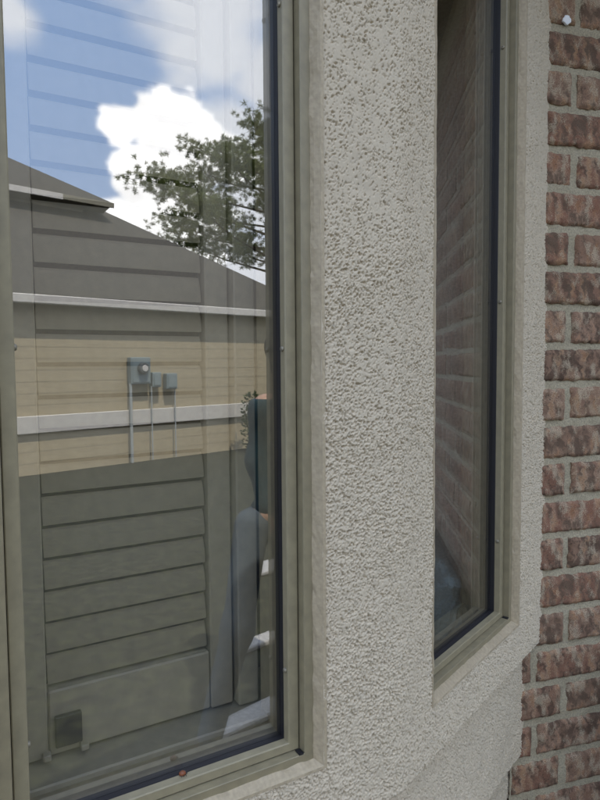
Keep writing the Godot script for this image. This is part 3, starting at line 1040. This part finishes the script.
func make_pine(r: RandomNumberGenerator) -> void:
	var base := frame_n * Vector3(18.6, 0, 12.5)
	var t := thing("pine_tree", "tall pine tree rising behind the neighbour's roof, mirrored in the wide window", "tree", Transform3D(Basis(), base))
	var b := MB.new()
	b.tube([Vector3(0, 0, 0), Vector3(0.15, 4, 0.1), Vector3(0.0, 8, 0.2), Vector3(0.2, 10.2, 0.1), Vector3(0.1, 12, 0.0)], [0.32, 0.26, 0.2, 0.12, 0.03], 12)
	part("trunk", b.done(), M.bark, t)
	# tuft of needles
	var nb := MB.new()
	for k in 40:
		var d := Vector3(r.randfn(), r.randfn() * 0.8 + 0.35, r.randfn()).normalized()
		var s := d.cross(Vector3(r.randfn(), r.randfn(), r.randfn())).normalized() * 0.0105
		var root := d * 0.03
		var k2 := r.randf_range(0.7, 1.3)
		nb.tint = Color(k2, k2, k2 * 0.9)
		nb.tri(root - s, root + s, d * r.randf_range(0.14, 0.24), Vector3.UP)
	var tuft := nb.done()
	var spots := []
	var bb := MB.new()
	for k in 30:
		var f := k / 29.0
		var y := lerpf(5.6, 11.6, f)
		var an := k * 2.4 + r.randf_range(-0.3, 0.3)
		var ln := lerpf(6.0, 1.9, f * f) * r.randf_range(0.7, 1.1)
		var out := Vector3(cos(an), 0, sin(an))
		var p0 := Vector3(0.1, y, 0.1)
		var p1 := p0 + out * ln * 0.5 + Vector3(0, 0.12 * ln, 0)
		var p2 := p0 + out * ln + Vector3(0, 0.34 * ln, 0)
		bb.tube([p0, p1, p2], [0.06, 0.035, 0.012], 6)
		for j in int(105 * ln / 2.5) + 20:
			var g := sqrt(r.randf_range(0.12, 1.0))
			var p := (p0.lerp(p1, g * 2.0) if g < 0.5 else p1.lerp(p2, g * 2.0 - 1.0))
			spots.append(p + Vector3(r.randfn(), r.randfn() * 0.55 + 0.1, r.randfn()) * 0.30 * (0.5 + ln * 0.22))
	part("branches", bb.done(), M.bark, t)
	var mm := MultiMesh.new()
	mm.transform_format = MultiMesh.TRANSFORM_3D
	mm.mesh = tuft
	mm.instance_count = spots.size()
	for k in spots.size():
		var bs := Basis(Vector3.UP, r.randf() * TAU) * Basis(Vector3.RIGHT, r.randf_range(-0.6, 0.6))
		mm.set_instance_transform(k, Transform3D(bs.scaled(Vector3.ONE * r.randf_range(0.75, 1.25)), spots[k]))
	var o := MultiMeshInstance3D.new()
	o.name = "crown"
	o.multimesh = mm
	o.material_override = M.needles
	o.set_meta("kind", "stuff")
	t.add_child(o, true)

# ---------------------------------------------------------------- the person mirrored at the window's edge
# smooth union of tapered capsules [a, b, ra, rb], meshed as surface nets; kept between y_lo and y_hi
func nets(b: MB, bones: Array, cell: float, k: float, y_lo := -1e3, y_hi := 1e3, grow := 0.0) -> void:
	var lo := Vector3.ONE * 1e9
	var hi := -lo
	for e in bones:
		var m: float = maxf(e[2], e[3]) + grow + cell * 3.0
		lo = lo.min((e[0] as Vector3).min(e[1]) - Vector3.ONE * m)
		hi = hi.max((e[0] as Vector3).max(e[1]) + Vector3.ONE * m)
	var nx := int((hi.x - lo.x) / cell) + 2
	var ny := int((hi.y - lo.y) / cell) + 2
	var nz := int((hi.z - lo.z) / cell) + 2
	var f := PackedFloat32Array()
	f.resize(nx * ny * nz)
	f.fill(1.0)
	for e in bones:
		var a: Vector3 = e[0]
		var ab: Vector3 = e[1] - a
		var ll := maxf(ab.length_squared(), 1e-9)
		var m: float = maxf(e[2], e[3]) + grow + maxf(cell * 2.5, k)
		var p0 := ((a.min(e[1]) - Vector3.ONE * m - lo) / cell).floor().max(Vector3.ZERO)
		var p1 := ((a.max(e[1]) + Vector3.ONE * m - lo) / cell).ceil()
		for z in range(int(p0.z), mini(int(p1.z) + 1, nz)):
			for y in range(int(p0.y), mini(int(p1.y) + 1, ny)):
				for x in range(int(p0.x), mini(int(p1.x) + 1, nx)):
					var p := lo + Vector3(x, y, z) * cell
					var t := clampf((p - a).dot(ab) / ll, 0.0, 1.0)
					var d := (p - a - ab * t).length() - lerpf(e[2], e[3], t) - grow
					var at := (z * ny + y) * nx + x
					var h := maxf(k - absf(f[at] - d), 0.0) / k
					f[at] = minf(f[at], d) - h * h * k * 0.25
	if y_lo > -100.0 or y_hi < 100.0:
		for z in nz:
			for y in ny:
				var yy := lo.y + y * cell
				var c := maxf(y_lo - yy, yy - y_hi)
				for x in nx:
					var at := (z * ny + y) * nx + x
					f[at] = maxf(f[at], c)
	var vert := {}
	var nor := {}
	var corner := [0, 1, nx, nx + 1, nx * ny, nx * ny + 1, nx * ny + nx, nx * ny + nx + 1]
	var off := [Vector3(0, 0, 0), Vector3(1, 0, 0), Vector3(0, 1, 0), Vector3(1, 1, 0), Vector3(0, 0, 1), Vector3(1, 0, 1), Vector3(0, 1, 1), Vector3(1, 1, 1)]
	var edges := [[0, 1], [2, 3], [4, 5], [6, 7], [0, 2], [1, 3], [4, 6], [5, 7], [0, 4], [1, 5], [2, 6], [3, 7]]
	for z in nz - 1:
		for y in ny - 1:
			for x in nx - 1:
				var at := (z * ny + y) * nx + x
				var neg := 0
				for c in 8:
					if f[at + corner[c]] < 0.0:
						neg += 1
				if neg == 0 or neg == 8:
					continue
				var s := Vector3.ZERO
				var cnt := 0
				for e in edges:
					var fa := f[at + corner[e[0]]]
					var fb := f[at + corner[e[1]]]
					if (fa < 0.0) != (fb < 0.0):
						s += (off[e[0]] as Vector3).lerp(off[e[1]], fa / (fa - fb))
						cnt += 1
				vert[at] = lo + (Vector3(x, y, z) + s / cnt) * cell
				var g := Vector3(f[at + 1] + f[at + corner[3]] + f[at + corner[5]] + f[at + corner[7]] - f[at] - f[at + corner[2]] - f[at + corner[4]] - f[at + corner[6]],
					f[at + corner[2]] + f[at + corner[3]] + f[at + corner[6]] + f[at + corner[7]] - f[at] - f[at + 1] - f[at + corner[4]] - f[at + corner[5]],
					f[at + corner[4]] + f[at + corner[5]] + f[at + corner[6]] + f[at + corner[7]] - f[at] - f[at + 1] - f[at + corner[2]] - f[at + corner[3]])
				nor[at] = g.normalized()
	var sx := 1
	var sy := nx
	var sz := nx * ny
	for at in vert:
		for e in [[sx, sy, sz], [sy, sz, sx], [sz, sx, sy]]:
			if (f[at] < 0.0) == (f[at + e[0]] < 0.0):
				continue
			var q := [at, at - e[1], at - e[1] - e[2], at - e[2]]
			var ok := true
			for c in q:
				ok = ok and vert.has(c)
			if ok:
				b.smooth_quad(q.map(func(c): return vert[c]), q.map(func(c): return nor[c]))

func make_person() -> void:
	var t := thing("person", "person in dark teal shirt and blue jeans mirrored at the wide window's right edge", "person", plan(ANG_W, Vector3.ZERO))
	# local axes: x along the walls, z away from our house; the figure faces the window (-z) with its left foot set wide
	var z := 0.72
	var V := func(x: float, y: float, dz := 0.0) -> Vector3: return Vector3(x, y, z + dz)
	var hip_a: Vector3 = V.call(1.325, 0.93); var knee_a: Vector3 = V.call(1.205, 0.53, -0.05); var ank_a: Vector3 = V.call(1.095, 0.10, 0.0)
	var hip_b: Vector3 = V.call(1.575, 0.93); var knee_b: Vector3 = V.call(1.67, 0.51, -0.04); var ank_b: Vector3 = V.call(1.74, 0.09, 0.02)
	var legs := [[hip_a, knee_a, 0.064, 0.052], [knee_a, ank_a, 0.052, 0.042], [hip_b, knee_b, 0.088, 0.058], [knee_b, ank_b, 0.058, 0.042]]
	var torso := [[V.call(1.555, 0.98), V.call(1.555, 1.10), 0.125, 0.115], [V.call(1.555, 1.10), V.call(1.555, 1.36), 0.115, 0.125], [V.call(1.425, 1.42), V.call(1.685, 1.42), 0.066, 0.066], [V.call(1.445, 0.95), V.call(1.565, 0.96), 0.095, 0.115]]
	var wr_a: Vector3 = V.call(1.375, 0.99, -0.06)
	var wr_b: Vector3 = V.call(1.625, 1.30, -0.36)
	var arms := [[V.call(1.410, 1.42), V.call(1.390, 1.20, 0.02), 0.052, 0.042], [V.call(1.390, 1.20, 0.02), wr_a, 0.040, 0.028], [V.call(1.700, 1.42), V.call(1.765, 1.20, -0.10), 0.052, 0.042], [V.call(1.765, 1.20, -0.10), wr_b, 0.040, 0.028]]
	var head := [[V.call(1.555, 1.42), V.call(1.555, 1.54, -0.015), 0.056, 0.052], [V.call(1.555, 1.66, 0.0), V.call(1.555, 1.70, 0.0), 0.088, 0.092], [V.call(1.555, 1.575, -0.045), V.call(1.555, 1.65, -0.035), 0.048, 0.068]]
	var body := MB.new()
	nets(body, legs + torso + arms + head, 0.014, 0.05)
	# face and ears on a finer grid
	nets(body, [[V.call(1.555, 1.665, -0.095), V.call(1.555, 1.625, -0.118), 0.008, 0.013], [V.call(1.540, 1.59, -0.092), V.call(1.570, 1.59, -0.092), 0.007, 0.007], [V.call(1.465, 1.66, 0.0), V.call(1.465, 1.62, 0.0), 0.012, 0.010], [V.call(1.645, 1.66, 0.0), V.call(1.645, 1.62, 0.0), 0.012, 0.010]], 0.004, 0.006)
	for hd in [[wr_a, Vector3(-0.01, -1, -0.15).normalized(), Vector3(0, -0.15, 1).normalized()], [wr_b, Vector3(-0.55, 0.45, -0.7).normalized(), Vector3(0.1, 0.9, 0.4).normalized()]]:
		var w: Vector3 = hd[0]
		var d: Vector3 = hd[1]
		var s: Vector3 = hd[2]
		var inward := s.cross(d)
		var fingers := [[w, w + d * 0.075, 0.026, 0.024], [w + d * 0.05 - s * 0.018, w + d * 0.07 - s * 0.018, 0.017, 0.016], [w + d * 0.05 + s * 0.018, w + d * 0.07 + s * 0.018, 0.017, 0.016]]
		for k in 4:
			var o := (k - 1.5) * 0.0195
			var ln: float = [0.066, 0.076, 0.072, 0.056][k]
			var r0 := w + d * 0.085 + s * o
			var r1 := r0 + (d + inward * 0.25).normalized() * ln * 0.5
			var r2 := r1 + (d + inward * 0.8).normalized() * ln * 0.5
			fingers += [[w + d * 0.06 + s * o, r0, 0.0098, 0.0095], [r0, r1, 0.0095, 0.0088], [r1, r2, 0.0088, 0.0072]]
		var th := w + d * 0.03 - s * 0.026
		fingers += [[th, th + (d * 0.6 - s * 0.7 + inward * 0.3).normalized() * 0.04, 0.012, 0.0105], [th + (d * 0.6 - s * 0.7 + inward * 0.3).normalized() * 0.04, th + (d * 0.6 - s * 0.7 + inward * 0.3).normalized() * 0.04 + (d - s * 0.2).normalized() * 0.03, 0.0105, 0.0085]]
		nets(body, fingers, 0.0042, 0.006)
	var bd := part("body", body.done(), M.skin, t)
	var sh := MB.new()
	nets(sh, torso + [arms[0], arms[2]] + [[arms[1][0], (arms[1][0] as Vector3).lerp(arms[1][1], 0.85), 0.042, 0.034], [arms[3][0], (arms[3][0] as Vector3).lerp(arms[3][1], 0.85), 0.042, 0.034]], 0.014, 0.05, 0.94, 1.47, 0.013)
	part("shirt", sh.done(), M.shirt, bd)
	var jn := MB.new()
	nets(jn, legs + [torso[3]], 0.014, 0.05, 0.07, 1.0, 0.011)
	part("jeans", jn.done(), M.denim, bd)
	for an in [ank_a, ank_b]:
		var so := MB.new()
		var a2: Vector3 = an
		nets(so, [[Vector3(a2.x, 0.045, a2.z + 0.05), Vector3(a2.x, 0.04, a2.z - 0.14), 0.038, 0.034], [Vector3(a2.x, 0.07, a2.z), Vector3(a2.x, 0.04, a2.z - 0.09), 0.045, 0.04]], 0.010, 0.03, 0.004, 0.2)
		part("shoe", so.done(), M.gasket, bd)
	var hr := MB.new()
	nets(hr, [[V.call(1.555, 1.70, 0.022), V.call(1.555, 1.72, 0.012), 0.096, 0.094], [V.call(1.555, 1.60, 0.055), V.call(1.555, 1.68, 0.04), 0.058, 0.08]], 0.010, 0.03)
	part("hair", hr.done(), M.hair, bd)
	for x in [1.523, 1.587]:
		var eye := MB.new()
		eye.lathe([Vector2(0.0, -0.011), Vector2(0.008, -0.008), Vector2(0.011, 0.0), Vector2(0.008, 0.008), Vector2(0.0, 0.011)], Transform3D(Basis(), V.call(x, 1.672, -0.086)), 12)
		part("eye", eye.done(), M.eye, bd)

# ---------------------------------------------------------------- small things
func make_small_things() -> void:
	# a dark covered box against the brick, outside the frame, that the narrow window mirrors
	var t := thing("storage_box", "dark box against the brick wall, mirrored low in the narrow window", "box", frame_w)
	var b := MB.new()
	b.box(Vector3(0.26, 0.004, 0.02), Vector3(1.5, 0.98, 0.30), 0.015)
	part("body", b.done(), M.dark_box, t)
	b = MB.new()
	b.box(Vector3(0.245, 0.985, 0.015), Vector3(1.515, 1.035, 0.315), 0.012)
	part("lid", b.done(), M.dark_box, t)
	# cloth over its edge
	t = thing("cloth", "crumpled pale teal cloth on the dark box, mirrored in the narrow window", "cloth", frame_w)
	var nz := noise(14.0, 55, FastNoiseLite.TYPE_SIMPLEX_SMOOTH, 3)
	b = MB.new()
	var nx := 40
	var ny := 26
	var P := []
	for j in ny + 1:
		var row := []
		for i in nx + 1:
			var z := 0.05 + 0.22 * i / nx
			var w := 0.30 * j / ny          # lies on the lid, then hangs over its end
			var fold := sin(i * 0.75 + nz.get_noise_2d(z, w) * 2.0) * 0.008 + nz.get_noise_2d(z * 1.5, w * 1.5) * 0.015
			if w < 0.16:
				row.append(Vector3(0.385 - w, 1.058 + fold + 0.05 * exp(-pow((i - 18) / 9.0, 2.0)), z))
			else:
				row.append(Vector3(0.222 - absf(fold), 1.055 - (w - 0.16), z + nz.get_noise_2d(w * 2.0, z) * 0.01))
		P.append(row)
	for j in ny:
		for i in nx:
			b.quad(P[j][i], P[j][i + 1], P[j + 1][i + 1], P[j + 1][i], Vector3(-1, 0.5, 0))
	part("fabric", b.done(), M.teal_cloth, t)
	# beetle-like bead on the lower sash of the wide window
	t = thing("ladybird", "tiny orange brown beetle on the wide window's lower sash", "insect", frame_a * Transform3D(Basis(), Vector3(-0.2945, SILL + 0.0389 * LOW + 0.0005, -0.0315)))
	b = MB.new()
	b.lathe([Vector2(0.0036, 0.0), Vector2(0.0039, 0.0011), Vector2(0.0034, 0.0026), Vector2(0.0021, 0.0037), Vector2(0.0, 0.0041)], Transform3D(Basis().scaled(Vector3(1.1, 1, 0.95)), Vector3.ZERO), 18)
	part("shell", b.done(), M.beetle, t)
	b = MB.new()
	b.lathe([Vector2(0.0017, 0.0), Vector2(0.0019, 0.0008), Vector2(0.0012, 0.0020), Vector2(0.0, 0.0024)], Transform3D(Basis(), Vector3(0.0042, 0.0002, 0)), 12)
	part("head", b.done(), M.gasket, t)
	for k in 6:
		b = MB.new()
		var x := (k % 3 - 1) * 0.0022
		var sg := -1.0 if k < 3 else 1.0
		b.tube([Vector3(x, 0.0009, sg * 0.003), Vector3(x * 1.2, 0.0014, sg * 0.0046), Vector3(x * 1.3, 0.0, sg * 0.0056)], [0.0003, 0.0003, 0.0002], 5)
		part("leg", b.done(), M.gasket, t)
	# splash of white paint on one brick
	var r := RandomNumberGenerator.new()
	r.seed = 5
	t = thing("paint_spot", "small bluish white paint spot on a brick near the top right", "paint spot", frame_w * Transform3D(Basis(), Vector3(0.0397, EYE + 0.678, 0.0016)))
	b = MB.new()
	var rim := []
	for k in 18:
		var an := TAU * k / 18
		rim.append(Vector3(cos(an) * 0.0095, sin(an) * 0.0085, 0.0) * r.randf_range(0.82, 1.15))
	for k in 18:
		var p: Vector3 = rim[k]
		var q: Vector3 = rim[(k + 1) % 18]
		b.quad(p * 0.8 + Vector3(0, 0, 0.0007), q * 0.8 + Vector3(0, 0, 0.0007), q, p, Vector3(p.x, p.y, 0.01))
		b.quad(p, q, q + Vector3(0, 0, -0.004), p + Vector3(0, 0, -0.004), p)
		b.tri(Vector3(0, 0, 0.0008), p * 0.8 + Vector3(0, 0, 0.0007), q * 0.8 + Vector3(0, 0, 0.0007), Vector3(0, 0, 1))
	part("paint", b.done(), M.white_paint, t)
